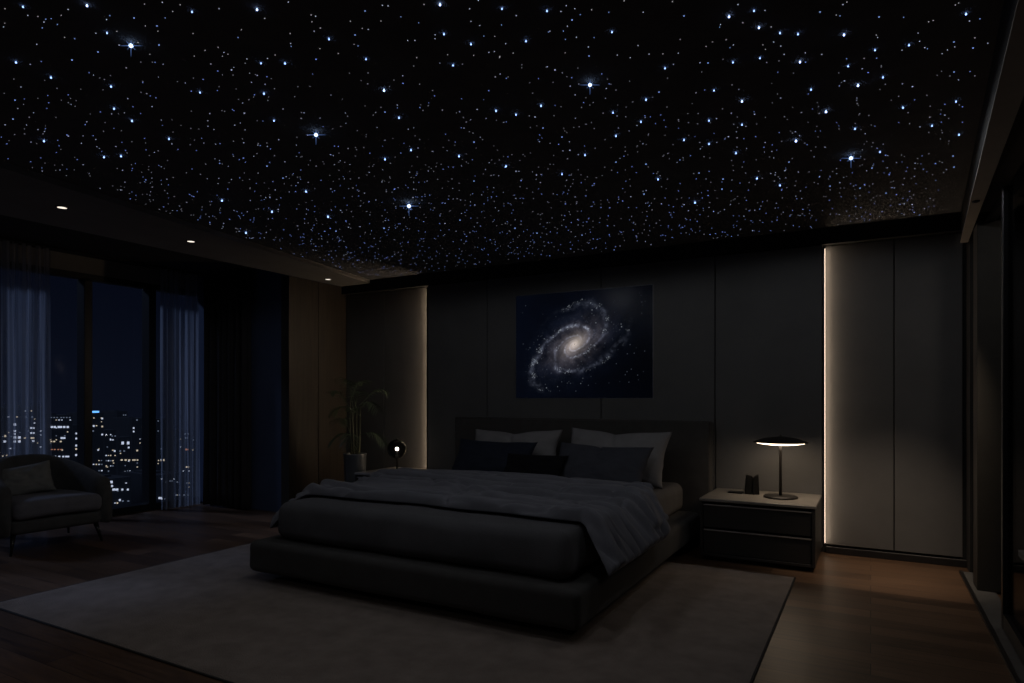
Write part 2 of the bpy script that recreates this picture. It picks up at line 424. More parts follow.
def tower(name, D, p0, p1, ytop, lab, wins, roof=None):
    wins = wins+scatter(p0+1, p1-1, ytop+3, 505, int((505-ytop)/4), max(2, int((p1-p0)/3)), .06, w=1.5, h=1.3)
    a, b = at_x(p0, ytop, -D), at_x(p1, ytop, -D)
    y0, y1, zt = a[1], b[1], (a[2]+b[2])/2
    t = thing(name, lab, 'building', (-D, (y0+y1)/2, -60))
    dep = max(8, (y1-y0)*.8)
    def ch(n, x0, x1, ya, yb, z0, z1, m):
        return obj(n, B(x0, x1, ya-(y0+y1)/2, yb-(y0+y1)/2, z0+60, z1+60), m, t)
    ch('facade', -dep, 0, y0, y1, -60, zt, M['city'])
    # set-back plant room on the roof
    w = y1-y0
    ch('plant_room', -dep*.8, -dep*.3, y0+w*.25, y1-w*.3, zt, zt+w*.06, M['city'])
    for (px, py, wd, ht, k) in wins:
        c = at_x(px, py, -D); sc = (D/abs(ray(px)[0]))/F
        cy, hw, hh = c[1], wd*sc*.33, ht*sc*.38
        if cy-hw < y0 or cy+hw > y1 or c[2]+hh > zt: continue
        ch('window', .01, .12, cy-hw, cy+hw, c[2]-hh, c[2]+hh, lit[k])
    return t
row = lambda xs, y, w, h, k: [(x, y, w, h, k) for x in xs]
tower('office_tower', 90, -14, 22, 408, 'office tower behind the left sheer curtain with a bright window column',
      row((14.5,), 424.5, 3, 3, 0)+row((14.5,), 431, 2.5, 2.5, 0)+row((14.5,), 434, 2.4, 2, 0)+row((4.5, 14.5, 19), 441.5, 2.8, 2.6, 0)+row((14.5, 19), 437.5, 3, 3, 0)+row((5,), 436, 2, 2.4, 1)+scatter(-10, 12, 445, 500, 8, 6, .12))
tower('office_tower', 95, 22.5, 43, 406, 'slender office tower behind the left sheer curtain with clustered lights',
      row((31, 33.5), 428, 2, 2, 0)+row((31, 33.5), 433, 2, 2, 0)+row((24.5, 31.5, 33), 438, 2.4, 2, 1)+row((33,), 441, 2.5, 2, 0)+row((25.5, 32), 417, 1.8, 1.4, 2)+scatter(24, 42, 445, 500, 8, 6, .1))
tower('office_tower', 100, 48, 72.5, 415, 'office tower with broad rows of lit windows seen just left of the thick mullion',
      row((51, 54, 57, 61, 63.5, 66.5, 69.5), 417.5, 1.4, 1.2, 2)+row((51.5, 54.5, 58.5, 60.8, 64, 67.5), 427, 2.6, 2.4, 0)+row((61.5, 64), 438, 2.6, 2.2, 0)+row((51, 54, 60.5), 441.5, 2, 1.6, 1)
      +row((51.5, 54.5, 58, 61), 449.5, 2, 1.2, 3)+row((51.5, 55, 59, 63, 66, 68), 456.5, 2.2, 1.8, 0)+row((62,), 450, 1.4, 1.4, 1)+scatter(50, 72, 461, 505, 7, 8, .15))
tower('apartment_tower', 110, 73, 80.5, 425, 'narrow tower with a vertical line of lights beside the thick mullion',
      row((76,), 433.5, 1.8, 2, 0)+row((76,), 438.5, 1.8, 2.2, 0)+row((76,), 445.5, 2, 2.2, 0)+row((76,), 449, 2, 2, 1)+row((76,), 455, 2.4, 2.4, 0)+row((77.5, 75), 468, 2, 2.2, 0)+row((76,), 480, 1.8, 2, 2))
t = tower('office_tower', 118, 91.5, 103.5, 413, 'tower with a blue rooftop light just right of the thick mullion',
      row((93.5,), 426, 2, 2.2, 0)+row((102,), 418.5, 2, 2, 0)+row((102,), 426.5, 1.8, 2, 1)+row((102,), 434.5, 2, 2, 0)+row((93,), 431, 1.6, 1.6, 2)+row((98, 103), 450, 1.6, 1.8, 0)+scatter(92, 103, 455, 505, 8, 4, .2))
c = at_x(95, 413, -118)
obj('roof_beacon', B(-1, .03, -.75, .25, 0, .30), blue, t).location = (0, 0, c[2]+60.05)
tower('apartment_tower', 125, 104.5, 116, 430, 'mid-height dark tower with few scattered lights below the blue rooftop light',
      row((112, 115), 436, 1.4, 1.4, 2)+row((114.5,), 451, 2, 2, 0)+scatter(105, 116, 432, 505, 14, 5, .16))
tower('office_tower', 200, 117, 127.5, 411, 'distant tower with small lights behind the middle of the right window pane',
      row((123.5, 125.5), 415, 1.3, 1.3, 2)+row((117, 119), 429, 1.5, 1.2, 2)+row((120.5,), 420, 1.4, 1.2, 2)+scatter(117, 127, 425, 440, 4, 4, .15, w=1.5, h=1.4))
tower('apartment_tower', 130, 118, 131, 437, 'tower with a bright pair of windows and a warm floor band',
      row((122.5, 128), 443, 3.2, 3.6, 0)+row((128.5,), 447.5, 2, 2, 0)+row((120, 124), 451, 2, 1.6, 2)+row((121.5, 125.5), 460, 2.6, 1.8, 1)+row((129,), 460, 2.4, 1.6, 1)
      +row((125, 128), 472, 1.8, 1.8, 0)+scatter(119, 131, 463, 505, 8, 5, .12))
tower('apartment_tower', 138, 132, 145, 418, 'tower with warm windows in front of the right mullion edge',
      row((133.5,), 428, 1.8, 2, 0)+row((133.5,), 431.5, 1.6, 2, 0)+row((136.8,), 420, 1.8, 1.6, 2)+row((137,), 450.5, 2, 2, 1)+row((132.9, 134.6, 137.3), 460, 1.9, 1.6, 1)+row((141.5, 144), 473, 1.8, 2, 1)+row((141.5, 144), 477, 1.8, 2, 1)
      +row((134.5,), 477, 1.6, 1.4, 1)+row((142.5,), 481, 1.8, 1.5, 0)+row((138,), 494, 2, 1.6, 2)+scatter(133, 145, 484, 505, 5, 5, .15))
tower('low_block', 75, 104, 131, 478, 'low block with the brightest white ground-level lights above the window sill',
      row((111, 111.2), 482, 2.6, 3, 0)+row((111.5,), 486, 2.6, 2.4, 0)+row((113.5, 116.5), 489.5, 3.4, 2.4, 0)+row((122, 127.5), 489.5, 2, 2.2, 0)+row((119.5,), 500, 2, 2.4, 0)+row((117,), 503, 1.6, 1.6, 1)+row((122.5, 128), 501, 2, 1.4, 2))
tower('office_tower', 145, 150, 166, 419, 'dark tower just right of the right mullion behind the sheer curtain',
      row((158,), 421, 1.3, 1.3, 2)+row((158,), 431, 1.3, 1.3, 2)+row((157.6,), 481, 2, 1.8, 0)+row((158, 161), 498, 2.2, 2.4, 0)+row((164,), 482, 1.8, 1.5, 2)+scatter(157, 165, 440, 475, 6, 3, .12))
tower('apartment_tower', 150, 178, 194, 430, 'tower with a few warm windows behind the sheer curtain beside the drape',
      row((185, 188), 434, 1.4, 1.4, 2)+row((185.5, 187.5), 438, 1.5, 1.4, 2)+row((193,), 440, 1.3, 1.3, 2)+row((186, 187.5), 449.5, 2.4, 2, 3)+row((192.5,), 450, 1.6, 1.6, 1)+row((186.5, 188), 467, 2.4, 1.8, 1)+row((180, 187), 483, 1.6, 1.4, 2)+row((184, 188), 495, 2.4, 1.6, 2))
tower('low_block', 80, 156, 182, 474, 'low block with faint lights behind the lower part of the right sheer curtain',
      row((170, 172), 481, 2, 1.2, 2)+row((166, 177), 482, 1.6, 1.4, 2)+row((159, 161), 498, 2, 2.4, 0)+row((176, 179), 495, 2, 1.4, 2))

# ------------------------------------------------------------------ star ceiling
smat = [emat('star_blue', (.30, .50, 1), 1.0), emat('star_white', (.72, .82, 1), 1.0), emat('star_warm', (.85, .84, .88), .8)]
hot = emat('star_hot', (.50, .68, 1), 3.2)
spike = emat('star_glare', (.16, .30, .75), .55, False)  # glow colour of the modelled glare spikes
medm = emat('star_medium', (.40, .56, 1), 5)
def dome_mesh(name, r, h, n=10, m=None):
    prof = [(r*math.cos(a), -h-r*math.sin(a)) for a in (0, .5, 1.0)]+[(0, -h-r)]
    if h > .003: prof = [(.0009, 0), (.0009, -h+r*.98)]+[(r*math.cos(a), -h-r*math.sin(a)) for a in (-1.1, -.5, 0, .5, 1.0)]+[(0, -h-r)]
    else: prof = [(r*.8, 0), (r, -h)]+prof[1:]
    bm = lathe(prof, n); me = bpy.data.meshes.new(name); bm.to_mesh(me); bm.free(); me.materials.append(m); return me
big = [(131,47),(316,135),(409,205),(590,86),(851,158)]
med = [(729,19),(759,30),(440,7),(87,8),(742,103),(844,37),(858,87),(826,113),(796,142),(257,12),(384,92),(800,64)]
mid = [(23,9),(192,14),(107,35),(16,64),(111,88),(114,110),(132,122),(200,94),(169,140),(104,158),(121,157),(44,142),(51,79),
 (502,11),(444,36),(471,46),(453,67),(366,61),(329,41),(261,65),(285,65),(264,95),(399,119),(274,122),(496,112),(411,151),(385,160),(459,157),(506,167),
 (547,13),(526,43),(612,34),(754,13),(665,70),(646,101),(714,92),(709,122),(733,64),(613,114),(616,137),(641,123),(585,156),(541,107),(516,116),(684,141),(709,145),(736,154),(742,126),
 (780,35),(798,36),(875,52),(909,47),(966,16),(760,60),(848,68),(883,79),(811,91),(903,109),(956,103),(932,127),(959,136),(855,130),(880,153),
 (306,192),(328,217),(272,212),(246,233),(222,201),(562,175),(658,180),(695,203),(757,179),(780,186)]
sml = [(72,60),(98,52),(159,45),(134,18),(15,100),(13,119),(157,26),(267,166),(474,142),(385,112),(365,11),(355,35),(684,16),(572,20),(589,56),(708,63),(543,128),(505,167),(659,92),(562,137),(616,162),(699,173),
 (789,162),(973,48),(954,42),(954,72),(879,17),(820,12),(384,228),(283,178),(336,231),(644,194),(515,228),(646,164),(537,233),(582,235),(460,220),(474,181),(830,186),(860,188),(723,179),(722,189),(872,168),(886,193),(953,156),(954,167)]
ZQ = ZC
GS = 'fibre optic star points in the black ceiling'
where = ['upper left of the ceiling', 'left of the ceiling centre, above the left downlights', 'nearest the back wall, left of the galaxy picture', 'upper middle of the ceiling', 'right of the ceiling above the bedside lamp']
def glare_mesh():
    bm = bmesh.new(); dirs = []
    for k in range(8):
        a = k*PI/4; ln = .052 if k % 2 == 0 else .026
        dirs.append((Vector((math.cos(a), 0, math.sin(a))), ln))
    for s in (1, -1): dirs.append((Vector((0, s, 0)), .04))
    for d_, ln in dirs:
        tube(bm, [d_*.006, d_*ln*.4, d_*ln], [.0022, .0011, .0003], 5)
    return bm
for i, (px, py) in enumerate(big):
    p = at_z(px, py, ZQ-.024)
    t = thing('glare_star_light', 'brightest blue-white star light with modelled glare spikes, '+where[i], 'star light', p+Vector((0, 0, .024)), YAW)
    k = obj('star_core', lathe([(0, .010), (.005, .008), (.009, .003), (.010, 0), (.009, -.003), (.005, -.008), (0, -.010)], 12), hot, t); k.location = (0, 0, -.024)
    k = obj('ray', glare_mesh(), spike, t); k.location = (0, 0, -.024)  # lens glare modelled as glowing spikes around the star
    l = bpy.data.lights.new('star_fill', 'SPOT'); l.energy = 5.0; l.color = (.93, .95, 1); l.spot_size = R(176); l.spot_blend = .12; l.shadow_soft_size = .03  # added spot, fills the room from above with soft light
    lo = bpy.data.objects.new('star_fill', l); COL.objects.link(lo); lo.parent = t; lo.location = (0, 0, -.06)
    f_ = max(.8, min(1.5, (-sn*p[0]+cs*p[1])/3.4)); t.scale = (f_, f_, f_); t.location.z = ZC
mesh_med = dome_mesh('star_point', .0058, .011, 10, medm)
mesh_mid = dome_mesh('star_point', .0046, .009, 8, emat('star_blue_bright', (.30, .48, 1), 3.2))
mesh_sml = dome_mesh('star_point', .0036, .0008, 8, smat[0])
mesh_w = [dome_mesh('star_point', .0022, .001, 6, smat[1]), dome_mesh('star_point', .0020, .001, 6, smat[2]), dome_mesh('star_point', .0022, .001, 6, smat[0])]
cnt = 0; taken = []; rv = random.Random(4)
def put_star(p, me, lab):
    global cnt
    o = bpy.data.objects.new('star_light', me); COL.objects.link(o); o.location = p; cnt += 1
    dp_ = -sn*p[0]+cs*p[1]; k_ = max(.62, min(1.3, dp_/4.0))*rv.uniform(.9, 1.1); o.scale = (k_, k_, k_)
    taken.append(p); tag(o, lab, 'star light', GS)
for lst, me, lab, hz_ in ((med, mesh_med, 'large bright blue-white star point in the black ceiling', .014), (mid, mesh_mid, 'medium bright blue star point in the black ceiling', .012), (sml, mesh_sml, 'small blue star point in the black ceiling', .001)):
    for px, py in lst: q_ = at_z(px, py, ZQ-hz_); put_star(Vector((q_[0], q_[1], ZQ)), me, lab)
def free(x, y, d=.03): return all((x-q[0])**2+(y-q[1])**2 > d*d for q in taken)
def on_ceiling(x, y):
    return soff_x(y)+.05 < x < min(.40, .36+(y-1.5)*.035) and y < YB-.14
def inview(x, y):
    dp = -sn*x+cs*y; 
    if dp < .5: return False
    u = CX+F*(cs*x+sn*y)/dp; v = HY-F*(ZC-CH)/dp
    return -5 < u < 1029 and -5 < v
rs = random.Random(21); pts = []
A = [(-5.1, .42), (.0, YB-.14)]
for _ in range(4200):
    x, y = rs.uniform(*A[0]), rs.uniform(*A[1])
    if not on_ceiling(x, y) or not free(x, y): continue
    dp = -sn*x+cs*y
    if rs.random() < (.92 if dp < 4 else .92-.12*(dp-4)) : pts.append((x, y, dp))
vis = sorted([p for p in pts if inview(p[0], p[1])], key=lambda p: p[2])
rest = [p for p in pts if not inview(p[0], p[1])]
n_ind = 300-cnt-5
for x, y, dp in vis[:n_ind]: put_star(Vector((x, y, ZQ)), mesh_w[rs.choice((0, 0, 1, 1, 2))], 'tiny star point in the black ceiling')
def star_field(pl, name, kinds):
    bms = bmesh.new(); me = bpy.data.meshes.new(name)
    mats = [emat('faint_star_blue', (.26, .40, 1), 1.0, False), emat('faint_star_white', (.60, .70, .95), .9, False), emat('faint_star_dim', (.5, .53, .62), .55, False)]
    for x, y, dp in pl:
        far = max(0, min(1, (dp-3.5)/2.5))
        k = 0 if rs.random() < .25+.4*far else rs.choice((1, 2, 2))
        r = rs.uniform(.0014, .0024)*max(.85, min(1.6, dp/3.3)); n = 6
        r *= 1.0 if rs.random() < .85 else 1.5
        top = [bms.verts.new((x+r*math.cos(2*PI*q/n), y+r*math.sin(2*PI*q/n), ZQ)) for q in range(n)]
        low = [bms.verts.new((x+.8*r*math.cos(2*PI*q/n), y+.8*r*math.sin(2*PI*q/n), ZQ-.0012)) for q in range(n)]
        fs = [bms.faces.new(low)]+[bms.faces.new((top[q], low[q], low[(q+1) % n], top[(q+1) % n])) for q in range(n)]
        for f in fs: f.material_index = k
    bms.to_mesh(me); bms.free()
    for m in mats: me.materials.append(m)
    o = bpy.data.objects.new(name, me); COL.objects.link(o)
    tag(o, 'countless faint star points scattered over the black ceiling', 'star lights', GS, 'stuff')
star_field(vis[n_ind:]+rest, 'star_field', None)
print('stars', len(pts), len(vis), cnt)

# ------------------------------------------------------------------ rug
XA, XB_, YA, YBk = -4.64, -.46, 1.88, 4.87
def rug():
    bm = bmesh.new(); nx, ny = 150, 110; g = []
    for j in range(ny+1):
        r = []
        for i in range(nx+1):
            x = XA+(XB_-XA)*i/nx; y = YA+(YBk-YA)*j/ny
            e = min(i, nx-i, j, ny-j)
            z = .014+.0022*fb(x*6, y*6, 1, 3) if e > 0 else .006
            r.append(bm.verts.new((x, y, z)))
        g.append(r)
    for j in range(ny):
        for i in range(nx): bm.faces.new((g[j][i], g[j][i+1], g[j+1][i+1], g[j+1][i]))
    return bm
t = thing('area_rug', 'large taupe low-pile rug under the bed', 'rug', (0, 0, 0))
obj('pile', rug(), M['rug'], t, True)
obj('binding', B(XA-.008, XB_+.008, YA-.008, YBk+.008, .0006, .007, .002, 1), M['rugedge'], t)

# ------------------------------------------------------------------ bed
bed = thing('platform_bed', 'low wide upholstered platform bed with a tall charcoal headboard', 'bed', (-2.45, 4.3, .014))
def bp(n, bm, m, smooth=True, par=None):
    o = obj(n, bm, m, par or bed, smooth); o.location = (2.45, -4.3, -.014) if par is None else (0, 0, 0); return o
PX0, PX1, PY0, PY1, PZ0, PZ1 = -3.69, -1.265, 2.96, 5.595, .080, .285
fbz = lambda s: (lambda p, n: s*fb(p[0]*2.2, p[1]*2.2, p[2]*3, 3))
bp('platform', rbox(PX0, PX1, PY0, PY1, PZ0, PZ1, .042, .06, fbz(.005)), M['platform'])
bp('plinth', B(PX0+.28, PX1-.28, PY0+.30, PY1-.1, .0185, PZ0+.005), M['plinth'])
HX0, HX1, HY0, HY1, HZ = -3.79, -1.19, 5.60, 5.730, 1.055
hb = bp('headboard', rbox(HX0, HX1, HY0, HY1, .05, HZ, .022, .08), M['head'])
bp('headboard_piping', tube(bmesh.new(), [(HX0+.012, HY0+.004, .1), (HX0+.012, HY0+.004, HZ-.012), (HX1-.012, HY0+.004, HZ-.012), (HX1-.012, HY0+.004, .1)], .005), M['head'])
MX0, MX1, MY0, MY1 = -3.50, -1.40, 3.12, 5.58
def mdisp(p, n): return .004*fb(p[0]*3, p[1]*3, p[2]*3, 3)+.004*abs(n[2]*0+noise.noise(Vector((p[0]*2, p[1]*9, p[2]*2))))
bp('mattress', rbox(MX0, MX1, MY0, MY1, PZ1-.005, .525, .07, .04, mdisp), M['sheet'])
# bedspread: fitted cover over the foot half, tucked at the platform, with pleats at its corners
def sdisp(p, n):
    side = 1-abs(n[2])
    w = .007*fb(p[0]*2.1, p[1]*3.0, 4, 3)*(1-side)
    s = p[0] if abs(n[1]) > abs(n[0]) else p[1]
    w += side*(.007*math.sin(s*15+3*noise.noise(Vector((s*3, p[2]*2, 0))))*max(0, (.5-p[2])/.22)+.010*noise.noise(Vector((s*5, p[2]*4, 2))))
    w += side*.016*(1-((p[2]-.385)/.12)**2)
    return w
bs = tag(obj('bedspread', rbox(MX0-.035, MX1+.02, MY0-.045, 4.10, PZ1+.004, .545, .06, .025, sdisp, rz=.055), M['spread'], None, True),
         'smooth charcoal bedspread tucked over the foot of the bed', 'bedspread')
# duvet: thick rumpled sheet across the bed hanging over both sides
def duvet(x0, x1, y0f, y1f, zt, thick, drop, res_s=210, res_t=150, seed=0, wr=1.0, edge_r=.09, out=.20, fold=False):
    """s runs across (with the drapes), t from the foot to the head"""
    Ltop = x1-x0; arc = edge_r*PI/2*.9; side = drop
    total = Ltop+2*(arc+side)
    top, bot = [], []
    bm = bmesh.new()
    def base(s):
        m = total/2; q = s-m; sg = 1 if q > 0 else -1; a = abs(q)
        cx_ = (x0+x1)/2
        if a < Ltop/2: return cx_+q, zt, Vector((0, 0, 1)), 0
        a -= Ltop/2
        end = math.radians(52)
        if a < arc:
            th = a/arc*end
            return cx_+sg*(Ltop/2+edge_r*math.sin(th)), zt-edge_r*(1-math.cos(th)), Vector((sg*math.sin(th), 0, math.cos(th))), a/arc*.5
        a -= arc
        x = cx_+sg*(Ltop/2+edge_r*math.sin(end)+a*math.cos(end)); z = zt-edge_r*(1-math.cos(end))-a*math.sin(end)
        return x, z, Vector((sg*math.sin(end), 0, math.cos(end))), .5+.5*a/max(side, 1e-3)
    for j in range(res_t+1):
        v = j/res_t; rt, rb = [], []
        for i in range(res_s+1):
            s = total*i/res_s
            x, z, n, k = base(s)
            ya, yb = y0f(x, k), y1f(x, k)
            y = ya+(yb-ya)*v
            # ridges mostly across the bed, turning down the drape
            wv = noise.noise(Vector((s*1.1+seed, y*1.4, 3)))*1.3
            r1 = 1-abs(noise.noise(Vector((s*1.25+wv+seed, y*7.5+wv*1.1, 1))))*2.4
            r2 = 1-abs(noise.noise(Vector((s*2.6+wv*2, y*14+wv*2, 7+seed))))*2.2
            r3 = fb(s*3, y*3, seed+2, 3)
            hgt = wr*(.012+.016*max(r1, -.35)+.010*max(r2, -.3)+.010*r3)
            c1 = abs(noise.noise(Vector((s*.9+wv*.8+seed, y*5.2+wv, 21))))
            c2 = abs(noise.noise(Vector((s*1.8+wv*1.5, y*9+wv*1.5, 33+seed))))
            hgt -= wr*(.046*math.exp(-(c1/.07)**1.3)+.024*math.exp(-(c2/.07)**1.3))
            fy = y*6.3+1.1*noise.noise(Vector((s*.8+seed, y*1.2, 41)))+.35*noise.noise(Vector((s*3, y*3, 43)))+(s-total/2)*.25
            fr_ = fy-math.floor(fy); sid = math.floor(fy)
            am = max(0, min(1, .55+1.6*noise.noise(Vector((s*.9+sid*3.7, sid*5.1+seed, 3)))))
            prof_ = fr_/.13 if fr_ < .13 else 1-(fr_-.13)/.87
            hgt += wr*.050*am*(prof_*prof_*(3-2*prof_))
            if k > .3: hgt += wr*.016*math.sin(y*24+4*noise.noise(Vector((y*2, s*1.5, 5))))*(k-.3)
            # soft thin rim
            e = min(v, 1-v)*abs(yb-ya); es = min(s, total-s)
            em = min(1, e/.045)*min(1, es/.03); pf = math.sqrt(max(0, 1-(1-em)**2))
            P = Vector((x, y, z))
            th = .010+(thick-.010)*pf
            rt.append(bm.verts.new(P+n*max(.006, th+hgt*pf)))
            rb.append(bm.verts.new(P+n*.002))
        top.append(rt); bot.append(rb)
    for j in range(res_t):
        for i in range(res_s):
            bm.faces.new((top[j][i], top[j][i+1], top[j+1][i+1], top[j+1][i]))
            bm.faces.new((bot[j][i], bot[j+1][i], bot[j+1][i+1], bot[j][i+1]))
    for i in range(res_s):
        bm.faces.new((top[0][i], bot[0][i], bot[0][i+1], top[0][i+1]))
        bm.faces.new((top[-1][i], top[-1][i+1], bot[-1][i+1], bot[-1][i]))
    for j in range(res_t):
        bm.faces.new((top[j][0], top[j+1][0], bot[j+1][0], bot[j][0]))
        bm.faces.new((top[j][-1], bot[j][-1], bot[j+1][-1], top[j+1][-1]))
    return bm
def yfront(x, k):
    c = .10*math.exp(-((x+1.25)/.28)**2)
    return 3.36-.045*(x+2.5)**2+.03*noise.noise(Vector((x*2.5, 0, 9)))-k*.12
def yback(x, k): return 4.52+.03*noise.noise(Vector((x*2, 4, 0)))-k*.30
dv = tag(obj('duvet', duvet(MX0+.02, MX1-.005, yfront, yback, .560, .024, .250), M['duvet'], None, True),
         'rumpled charcoal duvet spread across the bed, hanging over its right side', 'duvet')
def yf2(x, k): return 4.13+.035*noise.noise(Vector((x*2.2, 7, 0)))-k*.22
def yb2(x, k): return 4.50+.02*noise.noise(Vector((x*2, 4, 0)))-k*.22
fl = obj('folded_hem', duvet(MX0+.02, MX1-.005, yf2, yb2, .604, .030, .20, 200, 60, 11, .5, edge_r=.10), M['duvet'], dv, True)

# pillows
def pillow(w, h, t, crease=0, wr=1.0, seed=0, n=44, sag=0):
    bm = bmesh.new(); f, b = [], []
    for j in range(n+1):
        v = -1+2*j/n; rf, rb = [], []
        for i in range(n+1):
            u = -1+2*i/n
            x = w/2*u*(1-.075*(1-v*v)); y = h/2*v*(1-.13*(1-u*u))
            if crease and v > 0: y -= crease*v*v*math.exp(-(u/.22)**2)
            prof = (max(0, 1-u**4)**.55)*(max(0, 1-v**4)**.55)*(1-.12*(u*u+v*v))
            cor = abs(u)**3*abs(v)**3
            wrk = wr*(.018*fb(u*2.2+seed, v*2.6, seed, 3)+.012*max(0, noise.noise(Vector((u*5+seed, v*5, 1))))*(abs(u)**1.5))
            if crease: prof *= 1-.45*math.exp(-((u-.06*v)/.05)**2)*max(0, v)**.8
            d_ = t/2*prof+wrk*prof
            x += .01*fb(u*2, v*2, seed+5, 2)*(1-cor); 
            rf.append(bm.verts.new((x, d_, y)));
            rb.append(rf[-1] if i in (0, n) or j in (0, n) else bm.verts.new((x, -t/2*prof*(.9)+.01*fb(u*2, v*2, seed+9, 2)*prof, y)))
        f.append(rf); b.append(rb)
    for j in range(n):
        for i in range(n):
            bm.faces.new((f[j][i], f[j+1][i], f[j+1][i+1], f[j][i+1]))
            q = [b[j][i], b[j][i+1], b[j+1][i+1], b[j+1][i]]
            try: bm.faces.new(q)
            except ValueError: pass
    bmesh.ops.recalc_face_normals(bm, faces=bm.faces[:])
    return bm
def put_pillow(name, lab, w, h, t, c, tilt, yaw, m, crease=0, seed=0, roll=0, n=44, cat='pillow', wr=1.0):
    o = obj(name, pillow(w, h, t, crease, wr, seed, n), M[m], None, True)
    o.matrix_world = Matrix.Translation(c) @ Matrix.Rotation(yaw, 4, 'Z') @ Matrix.Rotation(tilt, 4, 'X') @ Matrix.Rotation(roll, 4, 'Y') @ Matrix.Rotation(PI, 4, 'Z')
    return tag(o, lab, cat)
R = math.radians
put_pillow('bed_pillow', 'light grey pillow leaning on the headboard, left side of the bed', .93, .46, .19, (-2.92, 5.30, .745), R(-24), R(2), 'pgrey', .022, 1, roll=R(-1))
put_pillow('bed_pillow', 'light grey pillow leaning on the headboard, right side of the bed', .93, .50, .20, (-1.90, 5.22, .755), R(-26), R(-3), 'pgrey', .022, 4, roll=R(1))
put_pillow('bed_pillow', 'navy blue pillow in front of the left light grey pillow', .80, .42, .17, (-2.98, 5.00, .69), R(-34), R(3), 'pnavy', 0, 7, roll=R(1))
put_pillow('bed_pillow', 'slate grey pillow in front of the right light grey pillow', .84, .44, .18, (-1.92, 4.90, .69), R(-36), R(-4), 'pslate', .012, 9, roll=R(1))
put_pillow('lumbar_cushion', 'small black lumbar cushion lying before the bed pillows', .56, .30, .14, (-2.44, 4.76, .66), R(-38), R(2), 'pblack', 0, 12, n=30, cat='cushion')

# ------------------------------------------------------------------ nightstands
def nightstand(x0, x1, lab, flip=False):
    y0, y1, z1 = 5.08, YB-.09, .477
    t = thing('nightstand', lab, 'nightstand', ((x0+x1)/2, (y0+y1)/2, 0), group=None)
    ox, oy = (x0+x1)/2, (y0+y1)/2
    def q(n, a, m, bev=.003, par=None):
        o = obj(n, B(a[0]-ox, a[1]-ox, a[2]-oy, a[3]-oy, a[4], a[5], bev, 2), M[m], par or t); return o
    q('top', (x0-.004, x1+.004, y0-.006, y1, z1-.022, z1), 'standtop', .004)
    q('side_panel', (x0, x0+.022, y0, y1, .035, z1-.0225), 'stand')
    q('side_panel', (x1-.022, x1, y0, y1, .035, z1-.0225), 'stand')
    q('bottom_panel', (x0+.0225, x1-.0225, y0+.002, y1, .035, .057), 'stand')
    q('back_panel', (x0+.0225, x1-.0225, y1-.02, y1, .058, z1-.023), 'stand')
    zz = [(.060, .243), (.258, .436)]
    for a, b in zz:
        dd = q('drawer', (x0+.025, x1-.025, y0+.010, y1-.03, a, b), 'stand', .002)
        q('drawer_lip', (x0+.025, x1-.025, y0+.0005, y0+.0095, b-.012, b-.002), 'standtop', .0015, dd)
    q('plinth', (x0+.03, x1-.03, y0+.04, y1-.02, 0, .0345), 'plinth', .001)
    return t
nightstand(-1.155, -.345, 'dark two-drawer nightstand under the disc table lamp')
nightstand(-4.68, -3.83, 'dark nightstand under the globe lamp, mostly hidden by the bed')

# table lamp
lp = at_z(780.5, 497.5, .478); zs = .905
t = thing('table_lamp', 'lit disc-shaded table lamp with thin stem on the right nightstand', 'lamp', (lp[0], lp[1], .478))
obj('base', lathe([(0, 0), (.122, 0), (.125, .004), (.125, .010), (.120, .014), (.02, .018), (0, .018)], 48), M['bronze'], t, True)
obj('stem', lathe([(0, .018), (.012, .018), (.0115, .1), (.0095, .36), (.009, .415), (0, .415)], 16), M['bronze'], t, True)
zz = zs-.478
prof = [(.197, .000), (.198, .003), (.18, .012), (.14, .026), (.09, .038), (.04, .045), (0, .047)]
sh = obj('shade', lathe([(.186, .0)]+prof, 56), M['bronze'], t, True); sh.location = (0, 0, zz)
k = obj('finial', lathe([(0, .045), (.008, .045), (.009, .052), (.005, .060), (0, .061)], 16), M['bronze'], t, True); k.location = (0, 0, zz)
k = obj('diffuser', lathe([(.186, .000), (.172, -.007), (.14, -.013), (.09, -.019), (.04, -.022), (.0125, -.0225)], 56), M['lampglow'], t, True); k.location = (0, 0, zz)
# small ceramic block vase pair + tray
cp = at_z(751.5, 494, .478)
t = thing('decor_block', 'small black faceted ornament beside the disc lamp on the nightstand', 'ornament', (cp[0]-.0, cp[1]+.02, .4795), R(12))
def wedge(x0, x1, h0, h1, y0=-.04, y1=.04, ch=.012):
    bm = bmesh.new()
    bot = [(x0+ch*.2, y0), (x1-ch*.2, y0), (x1, y1), (x0, y1)]
    v0 = [bm.verts.new((x, y, 0)) for x, y in bot]
    v1 = [bm.verts.new((x*.88+(.006 if x0 < 0 else 0), y*.85, h0 if i in (0, 3) else h1)) for i, (x, y) in enumerate(bot)]
    bm.faces.new(v0[::-1]); bm.faces.new(v1)
    for i in range(4): bm.faces.new((v0[i], v0[(i+1) % 4], v1[(i+1) % 4], v1[i]))
    bmesh.ops.bevel(bm, geom=bm.edges[:], offset=.004, segments=2, affect='EDGES')
    return bm
obj('block', wedge(-.058, -.001, .150, .142), M['ceramic'], t)
obj('block', wedge(.001, .056, .128, .156, -.05, .03), M['ceramic'], t)
tag(obj('small_tray', B(-.055, .055, -.045, .045, 0, .008, .003), M['ceramic'], loc=(cp[0]-.125, cp[1]+.02, .4785)), 'thin black tray left of the small faceted ornament', 'tray')

